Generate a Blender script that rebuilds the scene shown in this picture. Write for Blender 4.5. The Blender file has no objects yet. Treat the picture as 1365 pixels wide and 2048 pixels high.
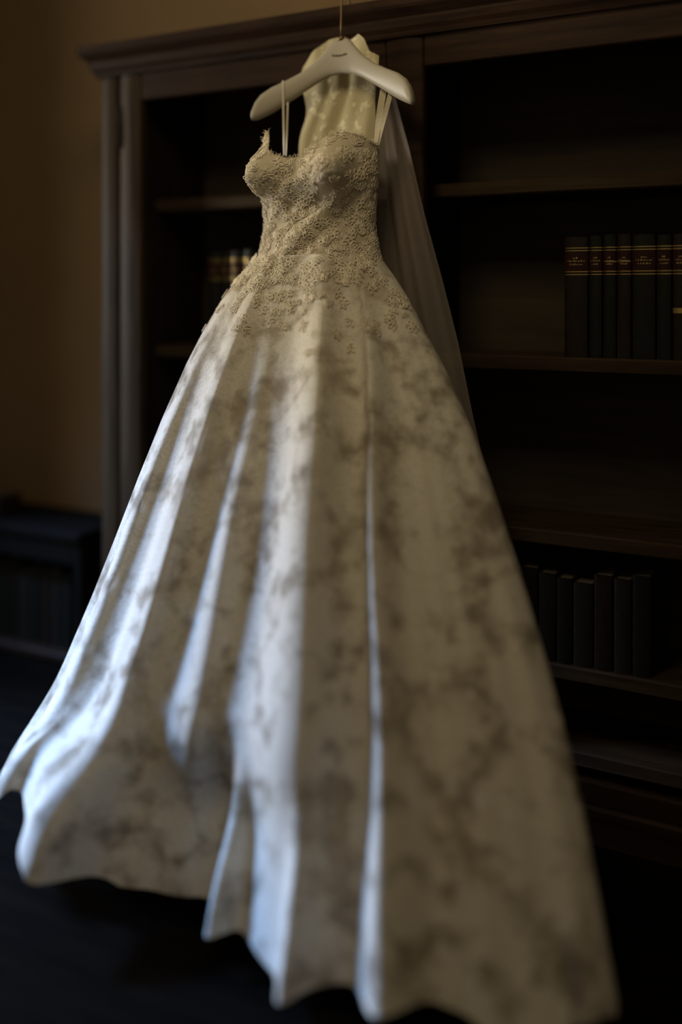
import bpy, math, random
from math import sin, cos, pi, radians, exp, sqrt
from mathutils import Vector, Matrix

random.seed(7)
S = bpy.context.scene
COL = S.collection

# ------------------------------------------------------------------ camera
cam_data = bpy.data.cameras.new('camera')
cam = bpy.data.objects.new('camera', cam_data)
COL.objects.link(cam)
cam.location = (0, 0, 1.25)
cam.rotation_euler = (pi / 2, 0, 0)
cam_data.lens = 35.0
cam_data.sensor_width = 36.0
cam_data.sensor_fit = 'AUTO'
cam_data.shift_y = -434.0 / 2048.0
cam_data.dof.use_dof = True
cam_data.dof.focus_distance = 2.36
cam_data.dof.aperture_fstop = 0.38
S.camera = cam

# ------------------------------------------------------------------ world, light, exposure
W = bpy.data.worlds.new('world')
S.world = W
W.use_nodes = True
bg = W.node_tree.nodes['Background']
bg.inputs[0].default_value = (1.0, 0.80, 0.55, 1)
bg.inputs[1].default_value = 0.105
S.view_settings.view_transform = 'Standard'
S.view_settings.look = 'None'
S.view_settings.exposure = 0.0
S.view_settings.gamma = 1.0
S.view_settings.use_curve_mapping = False

ROT = math.atan(1991 / 3682)          # the bookcase wall is turned 28 degrees to the view
CR, SR = cos(ROT), sin(ROT)
P0 = Vector((0.053, 2.544, 0.0))      # a point of the bookcase front


def w(lx, ly, z=0.0):
    """bookcase frame (along, into the wall, up) -> world"""
    return Vector((P0.x + lx * CR + ly * SR, P0.y - lx * SR + ly * CR, z))


def area(name, loc, target, size, power, color, size_y=None):
    d = bpy.data.lights.new(name, 'AREA')
    d.shape = 'RECTANGLE'
    d.size = size
    d.size_y = size_y or size
    d.energy = power
    d.color = color
    o = bpy.data.objects.new(name, d)
    o.location = loc
    o.rotation_euler = (Vector(target) - Vector(loc)).to_track_quat('-Z', 'Y').to_euler()
    COL.objects.link(o)
    return o


# daylight from outside the window in the left wall: blue sky from high up, warmer street light level
area('sky_daylight', w(-4.3, -1.50, 3.82), w(0.0, -0.75, 0.30), 0.9, 1150, (0.22, 0.46, 1.0))
area('street_daylight', w(-4.3, -1.35, 1.75), w(0.0, -0.4, 1.2), 1.5, 180, (1.0, 0.93, 0.79))
# warm fill light added above the dress, out of view, to brighten its front
area('warm_fill', w(0.20, -1.25, 2.62), w(0.0, -0.2, 1.55), 0.5, 7.5, (1.0, 0.83, 0.52))


# ------------------------------------------------------------------ helpers
class MB:
    def __init__(self):
        self.v, self.f = [], []

    def add(self, vs, fs):
        n = len(self.v)
        self.v += [tuple(p) for p in vs]
        self.f += [tuple(i + n for i in q) for q in fs]
        return self

    def box(self, a, b, bev=0.0):
        (x0, y0, z0), (x1, y1, z1) = a, b
        if bev <= 0:
            vs = [(x, y, z) for z in (z0, z1) for y in (y0, y1) for x in (x0, x1)]
            fs = [(0, 2, 3, 1), (4, 5, 7, 6), (0, 1, 5, 4), (2, 6, 7, 3), (0, 4, 6, 2), (1, 3, 7, 5)]
            return self.add(vs, fs)
        # chamfered box: 24 verts
        vs, idx = [], {}
        for ix, x in enumerate((x0, x1)):
            for iy, y in enumerate((y0, y1)):
                for iz, z in enumerate((z0, z1)):
                    sx, sy, sz = (1, -1)[ix] * bev, (1, -1)[iy] * bev, (1, -1)[iz] * bev
                    for k, p in enumerate(((x, y + sy, z + sz), (x + sx, y, z + sz), (x + sx, y + sy, z))):
                        idx[ix, iy, iz, k] = len(vs)
                        vs.append(p)
        fs = []
        for i in (0, 1):
            fs.append(tuple(idx[i, j, k, 0] for j, k in ((0, 0), (0, 1), (1, 1), (1, 0))))
            fs.append(tuple(idx[j, i, k, 1] for j, k in ((0, 0), (1, 0), (1, 1), (0, 1))))
            fs.append(tuple(idx[j, k, i, 2] for j, k in ((0, 0), (0, 1), (1, 1), (1, 0))))
        for i in (0, 1):
            for j in (0, 1):
                fs.append((idx[i, j, 0, 0], idx[i, j, 1, 0], idx[i, j, 1, 1], idx[i, j, 0, 1]))
                fs.append((idx[i, 0, j, 0], idx[i, 1, j, 0], idx[i, 1, j, 2], idx[i, 0, j, 2]))
                fs.append((idx[0, i, j, 1], idx[1, i, j, 1], idx[1, i, j, 2], idx[0, i, j, 2]))
                for k in (0, 1):
                    pass
        for i in (0, 1):
            for j in (0, 1):
                for k in (0, 1):
                    fs.append((idx[i, j, k, 0], idx[i, j, k, 1], idx[i, j, k, 2]))
        return self.add(vs, fs)

    def loft(self, rings, closed=True, caps=True):
        n = len(rings[0])
        vs = [p for r in rings for p in r]
        fs = []
        for i in range(len(rings) - 1):
            for j in range(n if closed else n - 1):
                k = (j + 1) % n
                fs.append((i * n + j, i * n + k, (i + 1) * n + k, (i + 1) * n + j))
        if closed and caps:
            fs.append(tuple(reversed(range(n))))
            fs.append(tuple((len(rings) - 1) * n + j for j in range(n)))
        return self.add(vs, fs)

    def tube(self, pts, r, n=6, loop=False):
        pts = [Vector(p) for p in pts]
        m = len(pts)
        rings = []
        up0 = None
        for i, p in enumerate(pts):
            if loop:
                t = (pts[(i + 1) % m] - pts[i - 1]).normalized()
            else:
                t = (pts[min(i + 1, m - 1)] - pts[max(i - 1, 0)]).normalized()
            if up0 is None:
                up0 = Vector((0, 0, 1)) if abs(t.z) < 0.9 else Vector((1, 0, 0))
            a = t.cross(up0)
            if a.length < 1e-6:
                a = t.orthogonal()
            a.normalize()
            b = a.cross(t).normalized()
            up0 = b
            rr = r[i] if isinstance(r, (list, tuple)) else r
            rings.append([p + a * rr * cos(2 * pi * k / n) + b * rr * sin(2 * pi * k / n) for k in range(n)])
        if loop:
            rings.append(rings[0])
        return self.loft(rings, True, not loop)


def obj(name, mb, mat, parent=None, smooth=False, loc=None, rz=None, fix=True):
    me = bpy.data.meshes.new(name)
    me.from_pydata(mb.v, [], mb.f)
    me.update()
    if fix:
        import bmesh
        b = bmesh.new()
        b.from_mesh(me)
        bmesh.ops.recalc_face_normals(b, faces=b.faces)
        b.to_mesh(me)
        b.free()
    if smooth:
        me.polygons.foreach_set('use_smooth', [True] * len(me.polygons))
    me.materials.append(mat)
    o = bpy.data.objects.new(name, me)
    COL.objects.link(o)
    if parent:
        o.parent = parent
    if loc is not None:
        o.location = loc
    if rz is not None:
        o.rotation_euler = (0, 0, rz)
    return o


def tag(o, label=None, cat=None, group=None, kind=None):
    for k, val in (('label', label), ('category', cat), ('group', group), ('kind', kind)):
        if val:
            o[k] = val
    return o


def thing(name, label, cat, loc=(0, 0, 0), rz=0.0, group=None):
    o = bpy.data.objects.new(name, None)
    o.empty_display_size = 0.1
    o.location = loc
    o.rotation_euler = (0, 0, rz)
    COL.objects.link(o)
    return tag(o, label, cat, group)


def copy_thing(root):
    r = root.copy()
    COL.objects.link(r)
    for ch in list(root.children):
        c = ch.copy()
        COL.objects.link(c)
        c.parent = r
    return r


def interp(T, x):
    if x <= T[0][0]:
        return T[0][1]
    for (a, b), (p, q) in zip(T, T[1:]):
        if x <= p:
            return b + (q - b) * (x - a) / (p - a)
    return T[-1][1]


def smooth01(x):
    x = min(1, max(0, x))
    return x * x * (3 - 2 * x)


# ------------------------------------------------------------------ materials
def mat_new(name):
    m = bpy.data.materials.new(name)
    m.use_nodes = True
    nt = m.node_tree
    return m, nt, nt.nodes['Principled BSDF']


def nd(nt, typ, **kw):
    n = nt.nodes.new(typ)
    for k, val in kw.items():
        setattr(n, k, val)
    return n


def plain(name, col, rough=0.6, metal=0.0, spec=0.5):
    m, nt, b = mat_new(name)
    b.inputs['Base Color'].default_value = (*col, 1)
    b.inputs['Roughness'].default_value = rough
    b.inputs['Metallic'].default_value = metal
    b.inputs['Specular IOR Level'].default_value = spec
    return m


def ramp(nt, fac, stops):
    r = nd(nt, 'ShaderNodeValToRGB')
    e = r.color_ramp.elements
    while len(e) < len(stops):
        e.new(0.5)
    for el, (p, c) in zip(e, stops):
        el.position = p
        el.color = (*c, 1)
    nt.links.new(fac, r.inputs[0])
    return r


def wood(name, c0, c1, scale=(18, 18, 1.6), rough=0.45, spec=0.4):
    m, nt, b = mat_new(name)
    tc = nd(nt, 'ShaderNodeTexCoord')
    mp = nd(nt, 'ShaderNodeMapping')
    mp.inputs['Scale'].default_value = scale
    nz = nd(nt, 'ShaderNodeTexNoise')
    nz.inputs['Scale'].default_value = 2.2
    nz.inputs['Detail'].default_value = 7
    nz.inputs['Distortion'].default_value = 0.8
    nt.links.new(tc.outputs['Object'], mp.inputs[0])
    nt.links.new(mp.outputs[0], nz.inputs['Vector'])
    r = ramp(nt, nz.outputs['Fac'], [(0.32, c0), (0.68, c1)])
    nt.links.new(r.outputs[0], b.inputs['Base Color'])
    bp = nd(nt, 'ShaderNodeBump')
    bp.inputs['Strength'].default_value = 0.25
    bp.inputs['Distance'].default_value = 0.004
    nt.links.new(nz.outputs['Fac'], bp.inputs['Height'])
    nt.links.new(bp.outputs[0], b.inputs['Normal'])
    b.inputs['Roughness'].default_value = rough
    b.inputs['Specular IOR Level'].default_value = spec
    return m


def lace(name, cloth, gap, scale, lo, hi, alpha_gap=1.0, alpha_lace=1.0, bump=0.3, fine=60.0, rough=0.75, noise_part=0.55):
    """floral lace: motifs of dense thread on a thinner net"""
    m, nt, b = mat_new(name)
    tc = nd(nt, 'ShaderNodeTexCoord')
    nz = nd(nt, 'ShaderNodeTexNoise')
    nz.inputs['Scale'].default_value = scale * 0.9
    nz.inputs['Detail'].default_value = 3
    ad = nd(nt, 'ShaderNodeMixRGB', blend_type='ADD')
    ad.inputs[0].default_value = 0.10
    nt.links.new(tc.outputs['Object'], ad.inputs[1])
    nt.links.new(nz.outputs['Color'], ad.inputs[2])
    nt.links.new(tc.outputs['Object'], nz.inputs['Vector'])
    vo = nd(nt, 'ShaderNodeTexVoronoi', feature='F1')
    vo.inputs['Scale'].default_value = scale
    nt.links.new(ad.outputs[0], vo.inputs['Vector'])
    v2 = nd(nt, 'ShaderNodeTexVoronoi', feature='DISTANCE_TO_EDGE')
    v2.inputs['Scale'].default_value = fine
    nt.links.new(ad.outputs[0], v2.inputs['Vector'])
    n2 = nd(nt, 'ShaderNodeTexNoise')
    n2.inputs['Scale'].default_value = scale * 2.3
    n2.inputs['Detail'].default_value = 4
    nt.links.new(tc.outputs['Object'], n2.inputs['Vector'])
    mx = nd(nt, 'ShaderNodeMath', operation='MULTIPLY_ADD')      # motif distance + ragged edge
    nt.links.new(n2.outputs['Fac'], mx.inputs[0])
    mx.inputs[1].default_value = noise_part
    nt.links.new(vo.outputs['Distance'], mx.inputs[2])
    mask = nd(nt, 'ShaderNodeMapRange', interpolation_type='SMOOTHSTEP')
    mask.inputs['From Min'].default_value = lo
    mask.inputs['From Max'].default_value = hi
    mask.inputs['To Min'].default_value = 1.0
    mask.inputs['To Max'].default_value = 0.0
    nt.links.new(mx.outputs[0], mask.inputs['Value'])
    th = nd(nt, 'ShaderNodeMapRange')
    th.inputs['From Min'].default_value = 0.0
    th.inputs['From Max'].default_value = 0.25
    th.inputs['To Min'].default_value = 1.0
    th.inputs['To Max'].default_value = 0.55
    nt.links.new(v2.outputs['Distance'], th.inputs['Value'])
    den = nd(nt, 'ShaderNodeMath', operation='MULTIPLY')
    nt.links.new(mask.outputs[0], den.inputs[0])
    nt.links.new(th.outputs[0], den.inputs[1])
    mc = nd(nt, 'ShaderNodeMixRGB')
    mc.inputs[1].default_value = (*gap, 1)
    mc.inputs[2].default_value = (*cloth, 1)
    nt.links.new(den.outputs[0], mc.inputs[0])
    nt.links.new(mc.outputs[0], b.inputs['Base Color'])
    if alpha_gap < 1 or alpha_lace < 1:
        al = nd(nt, 'ShaderNodeMapRange')
        al.inputs['To Min'].default_value = alpha_gap
        al.inputs['To Max'].default_value = alpha_lace
        nt.links.new(mask.outputs[0], al.inputs['Value'])
        nt.links.new(al.outputs[0], b.inputs['Alpha'])
    bp = nd(nt, 'ShaderNodeBump')
    bp.inputs['Strength'].default_value = bump
    bp.inputs['Distance'].default_value = 0.004
    nt.links.new(den.outputs[0], bp.inputs['Height'])
    nt.links.new(bp.outputs[0], b.inputs['Normal'])
    b.inputs['Roughness'].default_value = rough
    b.inputs['Specular IOR Level'].default_value = 0.2
    return m


M_wood = wood('dark_walnut', (0.022, 0.013, 0.006), (0.050, 0.031, 0.015), rough=0.5, spec=0.10)
M_wood_h = wood('dark_walnut_across', (0.016, 0.008, 0.004), (0.036, 0.018, 0.009), (1.6, 18, 18), 0.55, 0.08)
M_wood_in = wood('dark_interior_wood', (0.042, 0.030, 0.019), (0.064, 0.046, 0.029), (1.6, 18, 18), 0.7, 0.2)
M_wood_shelf = wood('brown_shelf_wood', (0.028, 0.017, 0.009), (0.052, 0.033, 0.018), (1.6, 18, 18), 0.6, 0.08)
M_wood_dim = wood('unlit_inner_wood', (0.010, 0.007, 0.004), (0.018, 0.012, 0.008), (18, 18, 1.6), 0.8, 0.05)  # darker copy of the wood: the shade inside the bays is in its colour
M_wood_black = wood('blackened_wood', (0.004, 0.0035, 0.0025), (0.008, 0.006, 0.0045), (1.6, 18, 18), 0.75, 0.04)
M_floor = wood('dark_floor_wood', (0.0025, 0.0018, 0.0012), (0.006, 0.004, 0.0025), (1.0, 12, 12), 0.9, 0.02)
M_iron = plain('dark_iron', (0.012, 0.010, 0.008), 0.5, 0.6)
M_hook = plain('bronze_wire', (0.16, 0.10, 0.045), 0.4, 0.8)
M_gold = plain('gold_tooling', (0.62, 0.45, 0.17), 0.30, 1.0)
M_paper = plain('old_paper', (0.10, 0.08, 0.05), 0.9)
M_hanger = plain('cream_lacquer', (0.42, 0.37, 0.285), 0.42, 0, 0.4)
M_print = plain('dark_print', (0.10, 0.08, 0.05), 0.6)
M_ribbon = plain('satin_ribbon', (0.62, 0.55, 0.42), 0.45)

m, nt, b = mat_new('ochre_plaster')
tc = nd(nt, 'ShaderNodeTexCoord')
nz = nd(nt, 'ShaderNodeTexNoise')
nz.inputs['Scale'].default_value = 2.5
nz.inputs['Detail'].default_value = 6
nt.links.new(tc.outputs['Object'], nz.inputs['Vector'])
r = ramp(nt, nz.outputs['Fac'], [(0.3, (0.185, 0.118, 0.057)), (0.7, (0.215, 0.138, 0.068))])
nt.links.new(r.outputs[0], b.inputs['Base Color'])
b.inputs['Roughness'].default_value = 0.9
b.inputs['Specular IOR Level'].default_value = 0.1
M_wall = m
M_ceiling = plain('ceiling_plaster', (0.30, 0.26, 0.20), 0.9)


def leather(name, c):
    m, nt, b = mat_new(name)
    tc = nd(nt, 'ShaderNodeTexCoord')
    nz = nd(nt, 'ShaderNodeTexNoise')
    nz.inputs['Scale'].default_value = 55
    nz.inputs['Detail'].default_value = 4
    nt.links.new(tc.outputs['Object'], nz.inputs['Vector'])
    r = ramp(nt, nz.outputs['Fac'], [(0.3, tuple(x * 0.7 for x in c)), (0.7, tuple(x * 1.25 for x in c))])
    nt.links.new(r.outputs[0], b.inputs['Base Color'])
    b.inputs['Roughness'].default_value = 0.4
    b.inputs['Specular IOR Level'].default_value = 0.22
    return m


M_book_green = leather('green_black_leather', (0.010, 0.010, 0.007))
M_book_brown = leather('brown_leather', (0.015, 0.010, 0.006))
M_book_grey = leather('grey_cloth_binding', (0.016, 0.014, 0.010))
M_book_red = leather('oxblood_label', (0.026, 0.007, 0.005))

M_bodice = lace('bodice_lace', (0.82, 0.73, 0.56), (0.56, 0.48, 0.34), 30, 0.52, 0.80, bump=0.55, fine=130)
M_cord = plain('lace_cord_thread', (0.82, 0.73, 0.56), 0.7, 0, 0.2)
M_overlay = lace('skirt_lace', (0.76, 0.71, 0.60), (0.60, 0.51, 0.38), 11, 1.05, 1.75, 0.42, 0.98, bump=0.25, fine=90, noise_part=1.35)
M_lining = plain('satin_lining', (0.64, 0.56, 0.44), 0.55, 0, 0.3)
M_veil_lace = lace('veil_lace', (0.86, 0.77, 0.52), (0.62, 0.53, 0.32), 26, 0.44, 0.70, 0.85, 1.0, bump=0.6, fine=140)


def sheer(name, col, alpha, rough=0.8):
    m, nt, b = mat_new(name)
    b.inputs['Base Color'].default_value = (*col, 1)
    b.inputs['Alpha'].default_value = alpha
    b.inputs['Roughness'].default_value = rough
    b.inputs['Specular IOR Level'].default_value = 0.1
    return m


M_tulle = sheer('veil_tulle', (0.50, 0.42, 0.35), 0.33)
M_strap = sheer('sheer_strap', (0.70, 0.62, 0.45), 0.55)

# ------------------------------------------------------------------ room
def struct(name, mb, mat, **k):
    return tag(obj(name, mb, mat, **k), kind='structure')


RM = dict(loc=P0, rz=-ROT)
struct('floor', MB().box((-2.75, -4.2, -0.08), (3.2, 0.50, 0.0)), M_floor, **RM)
struct('wall_back', MB().box((-2.75, 0.38, 0.0), (3.2, 0.50, 3.0)), M_wall, **RM)
struct('ceiling', MB().box((-2.75, -4.2, 3.0), (3.2, 0.50, 3.1)), M_ceiling, **RM)
wl = MB()
X0, X1 = -2.75, -2.60
wl.box((X0, -4.2, 0), (X1, -2.3, 1.2)).box((X0, -4.2, 1.2), (X1, -2.3, 3.0)).box((X0, -0.6, 0), (X1, 0.38, 3.0))
wl.box((X0, -2.3, 0), (X1, -0.6, 0.80)).box((X0, -2.3, 2.60), (X1, -0.6, 3.0))
struct('wall_left', wl, M_wall, **RM)
wf = tag(bpy.data.objects.new('window_1', None), kind='structure')
COL.objects.link(wf)
wf.location, wf.rotation_euler = P0, (0, 0, -ROT)
for a_, b_ in (((X0, -2.3, 0.80), (X1 + .02, -2.24, 2.60)), ((X0, -0.66, 0.80), (X1 + .02, -0.6, 2.60)),
               ((X0, -2.24, 0.80), (X1 + .05, -0.66, 0.85)), ((X0, -2.24, 2.54), (X1 + .02, -0.66, 2.60))):
    obj('window_frame', MB().box(a_, b_, .006), M_wood, wf)

# ------------------------------------------------------------------ bookcase
bc = thing('bookcase', 'tall dark walnut bookcase with moulded cornice standing behind the hanging dress', 'bookcase', P0, -ROT)
BL, BR, D = -0.872, 1.125, 0.36
TOP = 1.90


def part(name, mb, mat, parent=bc, label=None, **k):
    o = obj(name, mb, mat, parent, **k)
    if label:
        o['label'] = label
    return o


part('back_panel', MB().box((BL + .01, D - .015, 0.06), (BR - .01, D, TOP)), M_wood_in)
part('side_panel', MB().box((BL + .004, 0.024, 0), (BL + .03, D - .015, TOP)), M_wood)
part('side_panel', MB().box((BR - .03, 0.024, 0), (BR - .004, D - .015, TOP)), M_wood)
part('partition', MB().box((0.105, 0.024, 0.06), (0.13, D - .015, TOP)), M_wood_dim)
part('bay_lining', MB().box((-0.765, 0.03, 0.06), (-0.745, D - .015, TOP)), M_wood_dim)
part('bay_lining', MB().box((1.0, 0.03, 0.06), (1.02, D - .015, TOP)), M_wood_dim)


def pilaster(x0, x1, z0, z1, rl=0.012, bulge=0.0):
    """upright with rounded front corners, front face swelling by bulge"""
    prof = [(x0, 0.024)]
    n = 6
    for i in range(n + 1):
        a = pi - i / n * pi / 2
        prof.append((x0 + rl + rl * cos(a), rl - rl * sin(a)))
    for i in range(1, 8):
        u = i / 8
        prof.append((x0 + rl + (x1 - x0 - 2 * rl) * u, -bulge * sin(pi * u)))
    for i in range(n + 1):
        a = pi / 2 - i / n * pi / 2
        prof.append((x1 - rl + rl * cos(a), rl - rl * sin(a)))
    prof.append((x1, 0.024))
    return MB().loft([[(x, y, z) for x, y in prof] for z in (z0, z1)])


ZB = 0.09
part('outer_stile', pilaster(BL, -0.808, ZB, TOP, 0.010, 0.002), M_wood, smooth=False)
part('inner_stile', pilaster(-0.800, -0.722, ZB, TOP - .005, 0.008, 0.004), M_wood)
part('centre_stile', pilaster(0.068, 0.172, ZB, TOP - .005, 0.01, 0.004), M_wood_h)
part('inner_stile', pilaster(0.975, 1.053, ZB, TOP - .005, 0.008, 0.004), M_wood)
part('outer_stile', pilaster(1.061, BR, ZB, TOP, 0.010, 0.002), M_wood)
for x0, x1 in ((-0.722, 0.068), (0.172, 0.975)):
    part('top_rail', MB().box((x0, 0.002, 1.816), (x1, 0.024, TOP - .004), .003), M_wood_h)
    part('bottom_rail', MB().box((x0, 0.002, ZB), (x1, 0.024, 0.14), .003), M_wood_h)
    for zt in (0.16, 0.36, 0.68, 1.10, 1.534):
        xa, xb = (-0.745, 0.105) if x0 < 0 else (0.13, 1.0)
        part('shelf', MB().box((xa, 0.095, zt - .036), (xb, D - .015, zt), .004), M_wood_shelf)
part('plinth', MB().box((BL - .012, -0.012, 0), (BR + .012, D, ZB), .006), M_wood_h)
# cornice: a moulding profile swept round left end, front and right end
prof = [(0.0, 1.893), (0.010, 1.893), (0.014, 1.905), (0.022, 1.915), (0.026, 1.930), (0.026, 1.937), (0.034, 1.944),
        (0.046, 1.955), (0.050, 1.962), (0.050, 1.981), (-0.02, 1.983)]
rings = []
for (x, y, dx, dy) in ((BL, D, -1, 0), (BL, 0, -1, -1), (BR, 0, 1, -1), (BR, D, 1, 0)):
    rings.append([(x + dx * o_, y + dy * o_, z) for o_, z in prof])
part('cornice', MB().loft(rings), M_wood_h)
part('top_board', MB().box((BL + .001, 0.002, 1.90), (BR - .001, D, 1.975)), M_wood_in)
# long dark hinge let into the groove between the two left uprights
hz = MB()
hz.loft([[(-0.8115, 0.0, 1.800), (-0.8035, -.007, 1.806), (-0.7985, 0.0, 1.800)],
         [(-0.8125, 0.0, 1.78), (-0.803, -.010, 1.78), (-0.795, 0.0, 1.78)],
         [(-0.8085, 0.0, 1.755), (-0.799, -.011, 1.755), (-0.789, 0.0, 1.755)],
         [(-0.8085, 0.0, 1.69), (-0.799, -.011, 1.69), (-0.789, 0.0, 1.69)],
         [(-0.8075, 0.0, 1.682), (-0.800, -.008, 1.680), (-0.791, 0.0, 1.682)]])
part('hinge', hz, M_iron, label='dark iron hinge on the left uprights')

# ------------------------------------------------------------------ books
def make_book(name, label, group, x, wid, h, d, zb, y, cover, lab=None, bands=(), title=True, lean=0.0, own=None):
    """upright book: x = left edge of the spine, y = spine front, in the bookcase frame"""
    c = w(x + wid / 2, y, zb)
    t = thing(name, label, 'book', c, -ROT, group)
    hw = wid / 2 - .0006
    # cover: two boards joined by a rounded spine
    out, inn = [], []
    N = 8
    for i in range(N + 1):
        a = pi - pi * i / N
        out.append((hw * cos(a), 0.007 - 0.007 * sin(a)))
    ring = [(-hw, d)] + out + [(hw, d)] + [(hw - .0025, d), (hw - .0025, .010), (-hw + .0025, .010), (-hw + .0025, d)]
    obj('cover', MB().loft([[(px, py, z) for px, py in ring] for z in (0, h)]), cover, t)
    obj('page_block', MB().box((-hw + .0027, .0105, .004), (hw - .0027, d - .004, h - .004)), M_paper, t)

    def strip(z0, z1, off=.0008, a0=0.06, a1=0.94):
        st = []
        for i in range(N + 1):
            a = pi - pi * (a0 + (a1 - a0) * i / N)
            st.append(((hw + off) * cos(a), 0.007 - (0.007 + off) * sin(a)))
        ins = [(px * .985, py + .0012) for px, py in reversed(st)]
        return MB().loft([[(px, py, z) for px, py in st + ins] for z in (z0, z1)])

    if lab:
        obj('spine_label', strip(lab[0], lab[1]), M_book_red, t)
    for zb_, th in bands:
        obj('gold_band', strip(zb_, zb_ + th, .0014), M_gold, t)
    if title and lab:
        tm = MB()
        rnd = random.Random(int(x * 1e4))
        zc = (lab[0] + lab[1]) / 2
        for row, (zz, wd) in enumerate(((zc + .006, .25), (zc - .001, .85), (zc - .009, .6))):
            k = -wd * .8
            while k < wd * .8:
                ww = rnd.uniform(.08, .16)
                a0, a1 = pi / 2 - k, pi / 2 - (k + ww)
                q = []
                for a in (a0, a1):
                    q.append(((hw + .0018) * cos(a), 0.007 - (0.0088) * sin(a)))
                hh = rnd.uniform(.002, .0042)
                (xa, ya), (xb, yb) = q
                tm.add([(xa, ya, zz), (xb, yb, zz), (xb, yb, zz + hh), (xa, ya, zz + hh),
                        (xa, ya + .001, zz), (xb, yb + .001, zz), (xb, yb + .001, zz + hh), (xa, ya + .001, zz + hh)],
                       [(0, 1, 2, 3), (4, 7, 6, 5), (0, 4, 5, 1), (2, 6, 7, 3), (0, 3, 7, 4), (1, 5, 6, 2)])
                k += ww + rnd.uniform(.05, .12)
        if tm.v:
            obj('gold_title', tm, M_gold, t)
    return t


ORD = ['first', 'second', 'third', 'fourth', 'fifth', 'sixth', 'seventh', 'eighth']
b4 = ((0.253, .0022), (0.246, .0022), (0.200, .0022), (0.193, .0022))
xs = (-0.580, -0.536, -0.498, -0.4515, -0.409)
for i in range(4):
    wd = xs[i + 1] - xs[i]
    make_book('gilt_book', 'dark gilt-labelled leather book, %s from the left beside the dress waist' % ORD[i],
              'gilt-banded books left of the bodice', xs[i], wd - .0015, 0.279, 0.17, 1.10, 0.128, M_book_green, (0.205, 0.244),
              b4)
xs = (0.490, 0.550, 0.584, 0.617, 0.652, 0.708, 0.744, 0.783, 0.822)
hs = (0.290, 0.292, 0.294, 0.294, 0.292, 0.290, 0.291, 0.288)
br4 = ((0.262, .0024), (0.2555, .0024), (0.205, .0024), (0.198, .0024))
for i in range(7):
    wd = xs[i + 1] - xs[i]
    extra = ((0.228, .003),) if i in (2, 3) else ()
    make_book('gilt_book', 'dark leather book with gilt bands, %s from the left in the right bay' % ORD[i],
              'gilt-banded books in the right bay', xs[i], wd - .0015, hs[i], 0.18, 1.10, 0.118, M_book_green if i % 3 else M_book_brown,
              (0.208, 0.254), br4 + extra + (((0.108, .012),) if i == 6 else ()))
xl = (0.33, 0.385, 0.43, 0.475, 0.515, 0.565, 0.612, 0.655, 0.70)
hl = (0.215, 0.22, 0.212, 0.205, 0.20, 0.225, 0.222, 0.235)
for i in range(8):
    make_book('old_book', 'dim grey-brown book, %s from the left on the lower right shelf beside the skirt' % ORD[i],
              'dim books on the lower right shelf', xl[i], xl[i + 1] - xl[i] - .002, hl[i], 0.17, 0.36, 0.105,
              (M_book_grey, M_book_brown, M_book_grey, M_book_green)[i % 4], None, ())

# ------------------------------------------------------------------ low bookcase by the wall, left
lb = thing('low_bookcase', 'low black wooden bookcase against the ochre wall left of the skirt', 'bookcase', P0, -ROT)
LX0, LX1, LF, LBk, LT = -1.75, -1.045, 0.10, 0.375, 0.497
part('top_board', MB().box((LX0, LF - .01, LT - .03), (LX1, LBk, LT), .004), M_wood_black, lb)
part('top_rail', MB().box((LX0 + .02, LF, LT - .10), (LX1 - .03, LF + .02, LT - .03)), M_wood_black, lb)
part('side_panel', MB().box((LX0, LF, 0), (LX0 + .02, LBk, LT - .03)), M_wood_black, lb)
part('side_panel', MB().box((LX1 - .03, LF, 0), (LX1, LBk, LT - .03), .003), M_wood_black, lb)
part('back_panel', MB().box((LX0 + .02, LBk - .012, .06), (LX1 - .03, LBk, LT - .03)), M_wood_black, lb)
part('shelf', MB().box((LX0 + .02, LF + .005, .075), (LX1 - .03, LBk - .012, .10), .003), M_wood_h, lb)
part('plinth', MB().box((LX0 + .02, LF + .01, 0), (LX1 - .03, LF + .03, .075)), M_wood_black, lb)
x = -1.50
for i, wd in enumerate((.045, .05, .04, .055, .045, .05, .04, .05)):
    make_book('old_book', 'dark upright book, %s from the left in the low bookcase by the ochre wall' % ORD[i],
              'dark books in the low bookcase', x, wd - .002, (.27, .25, .275, .24, .26, .255, .265, .245)[i], 0.16, 0.10, LF + .045,
              (M_book_grey, M_book_green, M_book_brown)[i % 3], None, ())
    x += wd
make_book('old_book', 'brown book standing upright on top of the low black bookcase', None, -1.515, .045, .068, .10, LT, .16,
          M_book_brown, None, ())

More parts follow.
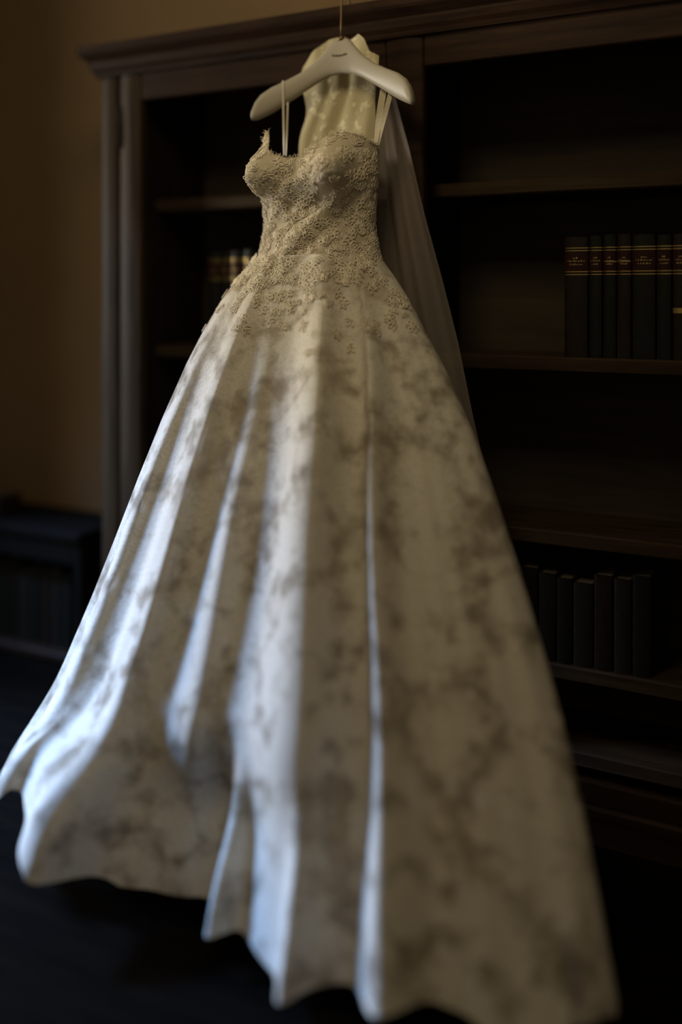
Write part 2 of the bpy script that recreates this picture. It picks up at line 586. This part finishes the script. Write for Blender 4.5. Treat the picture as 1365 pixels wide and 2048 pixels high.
# ------------------------------------------------------------------ hanger
HC = (-0.016, -0.080)
hg = thing('clothes_hanger', 'cream wide-shouldered clothes hanger hooked over the bookcase cornice', 'hanger', w(HC[0], HC[1], 1.70), -ROT)
T_top = [(0, .188), (.018, .187), (.028, .180), (.045, .160), (.065, .140), (.10, .114), (.14, .094), (.175, .078), (.20, .060),
         (.214, .040), (.2225, .018), (.225, .003)]
T_bot = [(0, .102), (.03, .098), (.06, .086), (.10, .062), (.14, .037), (.18, .012), (.205, .000), (.218, -.005), (.225, -.004)]
T_thk = [(0, .020), (.03, .020), (.10, .024), (.17, .034), (.21, .036), (.2225, .026), (.225, .012)]
xsn = [0, .009, .018, .023, .028, .036, .045, .055, .065, .08, .10, .12, .14, .16, .175, .19, .20, .208, .214, .219, .2225, .225]
rings = []
for sx in [-q for q in reversed(xsn[1:])] + xsn:
    ax = abs(sx)
    zt, zb_, th = interp(T_top, ax), interp(T_bot, ax), interp(T_thk, ax)
    fw = -0.060 * (ax / .225) ** 1.7
    hz_, ht = (zt - zb_) / 2, th / 2
    ring = []
    for i in range(20):
        a = 2 * pi * i / 20
        ca, sa = cos(a), sin(a)
        q = (abs(ca) ** 3 + abs(sa) ** 3) ** (-1 / 3)
        ring.append((sx, fw + ht * ca * q, (zt + zb_) / 2 + hz_ * sa * q))
    rings.append(ring)
obj('hanger_body', MB().loft(rings), M_hanger, hg, smooth=True)
pts = [(0, 0, .183), (0, 0, .235), (0, 0, .270)]
for i in range(1, 11):
    a = pi * i / 10
    pts.append((0, .022 - .022 * cos(a), .288 + .022 * sin(a) * .8))
pts.append((0, .044, .286))
obj('hook', MB().tube(pts, .0026, 8), M_hook, hg, smooth=True)
obj('ferrule', MB().tube([(0, 0, .183), (0, 0, .192), (0, 0, .200)], [.010, .007, .004], 10), M_hook, hg, smooth=True)
lg = MB()                                     # small dark script on the neck
rr = random.Random(3)
k = -.021
while k < .020:
    ww = rr.uniform(.0025, .0045)
    z0 = .142 + .008 * (k / .02) ** 2 * .25
    lg.box((k, -.0112, z0), (k + ww, -.0098, z0 + rr.uniform(.0035, .006)))
    k += ww + .0005
obj('logo_lettering', lg, M_print, hg)

# ------------------------------------------------------------------ wedding dress
BCX, BCY = -0.0465, -0.14                     # bodice axis in the bookcase frame
DO = w(BCX, BCY, 0.0)
dr = thing('wedding_dress', 'ivory strapless lace wedding dress with full skirt hanging from the cream hanger', 'dress', DO)


def D_(p):
    return Vector(p) - DO


T_a = [(1.30, .176), (1.33, .165), (1.36, .157), (1.39, .151), (1.42, .146), (1.47, .148), (1.53, .155), (1.60, .156), (1.66, .156)]
T_b = [(1.30, .112), (1.33, .103), (1.36, .097), (1.42, .094), (1.47, .094), (1.53, .095), (1.60, .090), (1.66, .085)]


def bod(th, z, off=0.0):
    """point on the bodice; th = 0 at the front, positive to the right"""
    a, b_ = interp(T_a, z), interp(T_b, z)
    x, y = (a + off) * sin(th), -(b_ + off) * cos(th)
    for s in (-1, 1):
        zr = (z - 1.540)
        dth = s * th - radians(34)
        g = exp(-(dth / radians(19 if dth > 0 else 27)) ** 2) * exp(-abs(zr / (.060 if zr > 0 else .056)) ** 2.4)
        y -= .076 * g
        x += s * .024 * g
    # soft diagonal gathers
    y -= (.0035 * sin(th * 7 - z * 62) + .002 * sin(th * 12 - z * 95 + 1)) * max(0, cos(th)) * smooth01((1.60 - z) / .1)
    return w(BCX + x, BCY + y, z)


def bod_n(th, z):
    e = 1e-3
    p = bod(th, z)
    n = (bod(th + e, z) - p).cross(bod(th, z + e) - p)
    return n.normalized()


def rim(th):
    d = math.degrees(th)
    T = [(-180, 1.585), (-120, 1.57), (-84, 1.560), (-68, 1.578), (-57, 1.612), (-49, 1.650), (-43, 1.650), (-36, 1.622), (-27, 1.600), (-16, 1.583), (-4, 1.572),
         (6, 1.576), (16, 1.604), (28, 1.626), (40, 1.634), (60, 1.626), (85, 1.610), (120, 1.592), (180, 1.585)]
    return interp(T, d)


NT, NZ = 240, 90
rings = []
for j in range(NZ + 1):
    ring = []
    for i in range(NT):
        th = -pi + 2 * pi * i / NT
        z0 = 1.325 - .035 * exp(-((th + .1) / .45) ** 2) + .007 * sin(th * 16) + .004 * sin(th * 41)
        z = z0 + (rim(th) - z0) * j / NZ
        ring.append(D_(bod(th, z)))
    rings.append(ring)
bo = obj('bodice', MB().loft(rings, True, False), M_bodice, dr, smooth=True)
so = bo.modifiers.new('cloth', 'SOLIDIFY')
so.thickness = .002
so.offset = -1

# --- skirt rings in metres: where the sides of the skirt run from waist (t=0) to hem (t=1)
SK = [(0, -.208, .090), (.04, -.252, .126), (.08, -.290, .158), (.14, -.335, .195), (.2, -.374, .234), (.3, -.429, .288), (.4, -.478, .327),
      (.5, -.524, .363), (.6, -.572, .396), (.7, -.624, .425), (.8, -.677, .446), (.9, -.727, .460), (1, -.766, .472)]
SKL = [(t, a) for t, a, b_ in SK]
SKR = [(t, b_) for t, a, b_ in SK]
ZW, ZH = 1.345, 0.03
#        u at waist, u at hem, height, width left, width right, start t
FOLDS = [(.68, .595, .088, .095, .045, .0, 1.0, .45),
         (.88, .735, .072, .030, .034, .05, 1.0, 1.1),
         (.26, .225, .050, .060, .032, .05, 1.0, 2.6),
         (.42, .375, .036, .040, .030, .20, 1.0, .6),
         (.10, .080, .030, .035, .030, .1, 1.0, 1.6),
         (.92, .850, .008, .030, .030, .2, 1.0, 1.0),
         (.95, .915, .007, .030, .030, .2, 1.0, 1.0),
         (.49, .470, .085, .020, .022, .84, 1.0, 1.0),
         (.66, .610, .055, .018, .018, .86, 1.0, 1.0)]


def fold(u, t):
    h = 0.0
    for u0, u1, hh, wl_, wr_, ts, e0, e1 in FOLDS:
        k = 1 - (1 - min(1, t / .55)) ** 2
        c = u0 + (u1 - u0) * k
        d = u - c
        g = exp(-(d / wl_) ** 2) if d < 0 else exp(-(d / wr_) ** 2)
        e = e0 + (e1 - e0) * smooth01((t - .70) / .25)
        h += hh * g * e * smooth01((t - ts + .12) / (.45 if ts < .5 else .25))
    return h


LIFT = [(0, .09), (.06, .15), (.11, .195), (.2, .15), (.3, .06), (.4, .03), (.75, .03), (.86, 0)]     # the hem rides up on the left


def skirt_pt(phi, t, inset=0.0):
    """phi 0..pi: front, left to right; pi..2pi: back, right to left"""
    xl, xr = interp(SKL, t), interp(SKR, t)
    yl, yr = 2.50 + (2.23 - 2.50) * t, 2.385 + (1.70 - 2.385) * t
    u = (1 - cos(phi)) / 2
    g = smooth01(t / .35)
    if inset:                                   # the lining keeps clear of the lace on every side
        u = inset * g * .5 + (1 - inset * g * 2.2) * u
    X, Y = xl + (xr - xl) * u, yl + (yr - yl) * u
    nx, ny = -(yl - yr), -(xr - xl)
    L = sqrt(nx * nx + ny * ny)
    nx, ny = nx / L, ny / L
    s = sin(phi)
    if s >= 0:
        bf = .105 + (.20 - .105) * t
        off = bf * s ** .9 + (fold(u, t) * .8 - .022 * g if inset else fold(u, t)) - .030 * t * s - .115 * smooth01((t - .70) / .2) * exp(-((u - .42) / .13) ** 2)
    else:
        bb = .095 + ((.32 if inset else .36) - .095) * t
        off = bb * s - .020 * t * sin(phi * 22) * (-s)
    off += .004 * t * sin(phi * 17 + 3 * t + 2 * sin(phi * 3)) + .003 * t * sin(phi * 37 + 5 * t + 3 * sin(phi * 5 + t * 2))
    X, Y = X + nx * off, Y + ny * off
    z = ZW + (ZH - ZW) * t
    z += smooth01((t - .7) / .3) * (.010 * sin(phi * 9 + 1) + interp(LIFT, u))
    return D_((X, Y, z))


def skirt_mesh(nf, nb, nt, inset, tmax):
    phis = [pi * i / nf for i in range(nf)] + [pi + pi * i / nb for i in range(nb)]
    return MB().loft([[skirt_pt(p, tmax * j / nt, inset) for p in phis] for j in range(nt + 1)], True, False)


obj('lining_skirt', skirt_mesh(420, 90, 110, .065, .93), M_lining, dr, smooth=True)
ov = obj('lace_overskirt', skirt_mesh(420, 90, 120, 0.0, 1.0), M_overlay, dr, smooth=True)

# --- corded lace: little outlined petals sewn over the bodice and trailing on to the skirt
cd = MB()
rc = random.Random(11)


def loop(c, n, size, ang, rad, fat=.55, cx=0.0):
    """one corded petal outline lying on the surface; cx pushes it out from a rosette centre"""
    t1 = (Vector((0, 0, 1)) - n * n.z).normalized()
    t2 = n.cross(t1).normalized()
    pts = []
    N = 10
    for i in range(N):
        a = 2 * pi * i / N
        x, y = size * cos(a) + cx, size * fat * sin(a) * (1 - .35 * cos(a))
        xa, ya = x * cos(ang) - y * sin(ang), x * sin(ang) + y * cos(ang)
        pts.append(c + t1 * xa + t2 * ya + n * (.0012 + .001 * rc.random()))
    cd.tube([D_(p) for p in pts], rad, 4, True)


def rosette(c, n, size):
    k = rc.choice((4, 5, 6))
    a0 = rc.uniform(0, 6)
    for q in range(k):
        loop(c, n, size * .52, a0 + 2 * pi * q / k, rc.uniform(.0008, .0012), .62, size * .62)
    loop(c, n, size * .2, 0, .001, 1.0)


def spray(c, n, size, ang):
    for q in range(3):
        loop(c, n, size * rc.uniform(.45, .6), ang + (q - 1) * .7, rc.uniform(.0008, .0012), .42, size * .6)


def sk_frame(phi, t):
    p = skirt_pt(phi, t) + DO
    e = 1e-3
    n = (skirt_pt(phi + e, t) + DO - p).cross(skirt_pt(phi, t + e) + DO - p).normalized()
    return p, (-n if n.y > 0 else n)


for i in range(640):
    th = rc.uniform(-2.0, 2.0)
    z = 1.31 + (rim(th) - .010 - 1.31) * rc.random()
    v_ = (z - 1.31) / .28
    dens = .30 + .55 * (.5 + .5 * sin(th * 5 - z * 40)) + (.35 if v_ < .4 else 0)
    if rc.random() > dens:
        continue
    if rc.random() < .4:
        rosette(bod(th, z), bod_n(th, z), rc.uniform(.010, .015))
    else:
        spray(bod(th, z), bod_n(th, z), rc.uniform(.012, .018), rc.gauss(.6, .9))
for i in range(190):
    t = abs(rc.gauss(0, .060))
    phi = rc.uniform(.15, pi - .15) if t > .06 else rc.uniform(.45, pi - .45)
    if t > .24:
        continue
    p, n = sk_frame(phi, t)
    if rc.random() < .4:
        rosette(p + n * .001, n, rc.uniform(.010, .016))
    else:
        spray(p + n * .001, n, rc.uniform(.012, .020), rc.gauss(pi, .9))
tag(obj('lace_cording', cd, M_cord, dr, smooth=True, fix=False), kind='stuff')

# --- eyelash fringe along the neckline
fr = MB()
for i in range(420):
    th = rc.uniform(-1.9, 1.9)
    z = rim(th) - rc.uniform(0, .008)
    p = bod(th, z)
    n = bod_n(th, z)
    d = (Vector((0, 0, 1)) * rc.uniform(.3, 1) + n * rc.uniform(-.2, .9) + Vector((rc.uniform(-.6, .6), 0, 0))).normalized()
    L = rc.uniform(.004, .013)
    q = p + d * L * .6
    fr.tube([D_(p), D_(q), D_(q + (d + Vector((rc.uniform(-.8, .8), 0, -.5))).normalized() * L * .5)], [.0006, .0005, .0003], 3)
tag(obj('neckline_fringe', fr, M_cord, dr, fix=False), kind='stuff')

# --- hanging loops and straps
def ribbon(name, p, q, wd, mat, sag=0.0, twist=0.0, across=(1, 0, 0)):
    p, q = Vector(p), Vector(q)
    A = Vector(across)
    n_ = 14
    rings = []
    for i in range(n_ + 1):
        k = i / n_
        c = p.lerp(q, k) + Vector((0, -sag * sin(pi * k), 0))
        a = A.copy()
        a.rotate(Matrix.Rotation(twist * sin(k * pi * 1.5), 3, 'Z'))
        tn = Vector((a.y, -a.x, 0)).normalized() * .0006
        rings.append([D_(w(*(c + a * wd / 2 + tn))), D_(w(*(c - a * wd / 2 + tn))), D_(w(*(c - a * wd / 2 - tn))), D_(w(*(c + a * wd / 2 - tn)))])
    return obj(name, MB().loft(rings), mat, dr)


def arm(lx):
    """front face of the hanger arm in the bookcase frame"""
    ax = abs(lx - HC[0])
    return HC[1] - .060 * (ax / .225) ** 1.7


for (xa, za, xb, yb, zb_, wd, mt) in ((-.158, 1.790, -.150, -.135, 1.600, .0050, M_ribbon), (-.146, 1.735, -.150, -.125, 1.600, .0045, M_ribbon)):
    y = arm(xa) - .0195
    ribbon('hanging_loop', (xa, y, za), (xb, yb, zb_), wd, mt, .0, .5)
for (xa, xb, wd) in ((.108, .112, .016), (.140, .118, .012)):
    y = arm(xa) + .020
    ribbon('shoulder_strap', (xa, y, 1.780), (xb, -.145, 1.605), wd, M_strap, .004, .5)

# ------------------------------------------------------------------ veil draped behind the hanger
ve = thing('veil', 'long sheer tulle veil with lace top draped behind the hanger neck', 'veil', w(-.01, -.05, 0), -ROT)


def V_(lx, ly, z):
    return (lx + .01, ly + .05, z)


lt = [(-.160, 1.815), (-.150, 1.842), (-.115, 1.874), (-.070, 1.900), (-.03, 1.905), (-.014, 1.895), (.013, 1.906), (.030, 1.892), (.045, 1.858), (.075, 1.842)]
rings = []
for j in range(41):
    v_ = j / 40
    row = []
    for i in range(61):
        u = i / 60
        zt = interp(lt, -.160 + .235 * u)
        zlow = 1.56
        z = zt + (zlow - zt) * v_
        k = smooth01((zt - z) / .12)
        lx = (-.160 + .235 * u) * (1 - k) + (-.115 + .175 * u) * k
        lx += (-.045 * (1 - u)) * smooth01((1.80 - z) / .16)
        ly = -.045 + .006 * sin(u * 9 + 2.2 + v_ * 2) + .0025 * sin(u * 23 + v_ * 5) + .004 * k
        row.append(V_(lx, ly, z))
    rings.append(row)
obj('lace_top', MB().loft(rings, False), M_veil_lace, ve, smooth=True)
vr = [(0.25, .50), (.5, .425), (.964, .311), (1.142, .273), (1.286, .234), (1.445, .188), (1.606, .148), (1.746, .107), (1.78, .09), (1.815, .06)]
rings = []
for j in range(61):
    z = 1.815 + (0.25 - 1.815) * j / 60
    xr = interp(vr, z)
    xl = -.02 - .22 * (1.815 - z) / 1.5
    row = []
    for i in range(61):
        u = i / 60
        g = smooth01((1.815 - z) / .5)
        ly = -.030 + .010 * g * sin(u * 20 + z) + .005 * g * sin(u * 43)
        row.append(V_(xl + (xr - xl) * u, ly, z))
    rings.append(row)
obj('tulle', MB().loft(rings, False), M_tulle, ve, smooth=True)
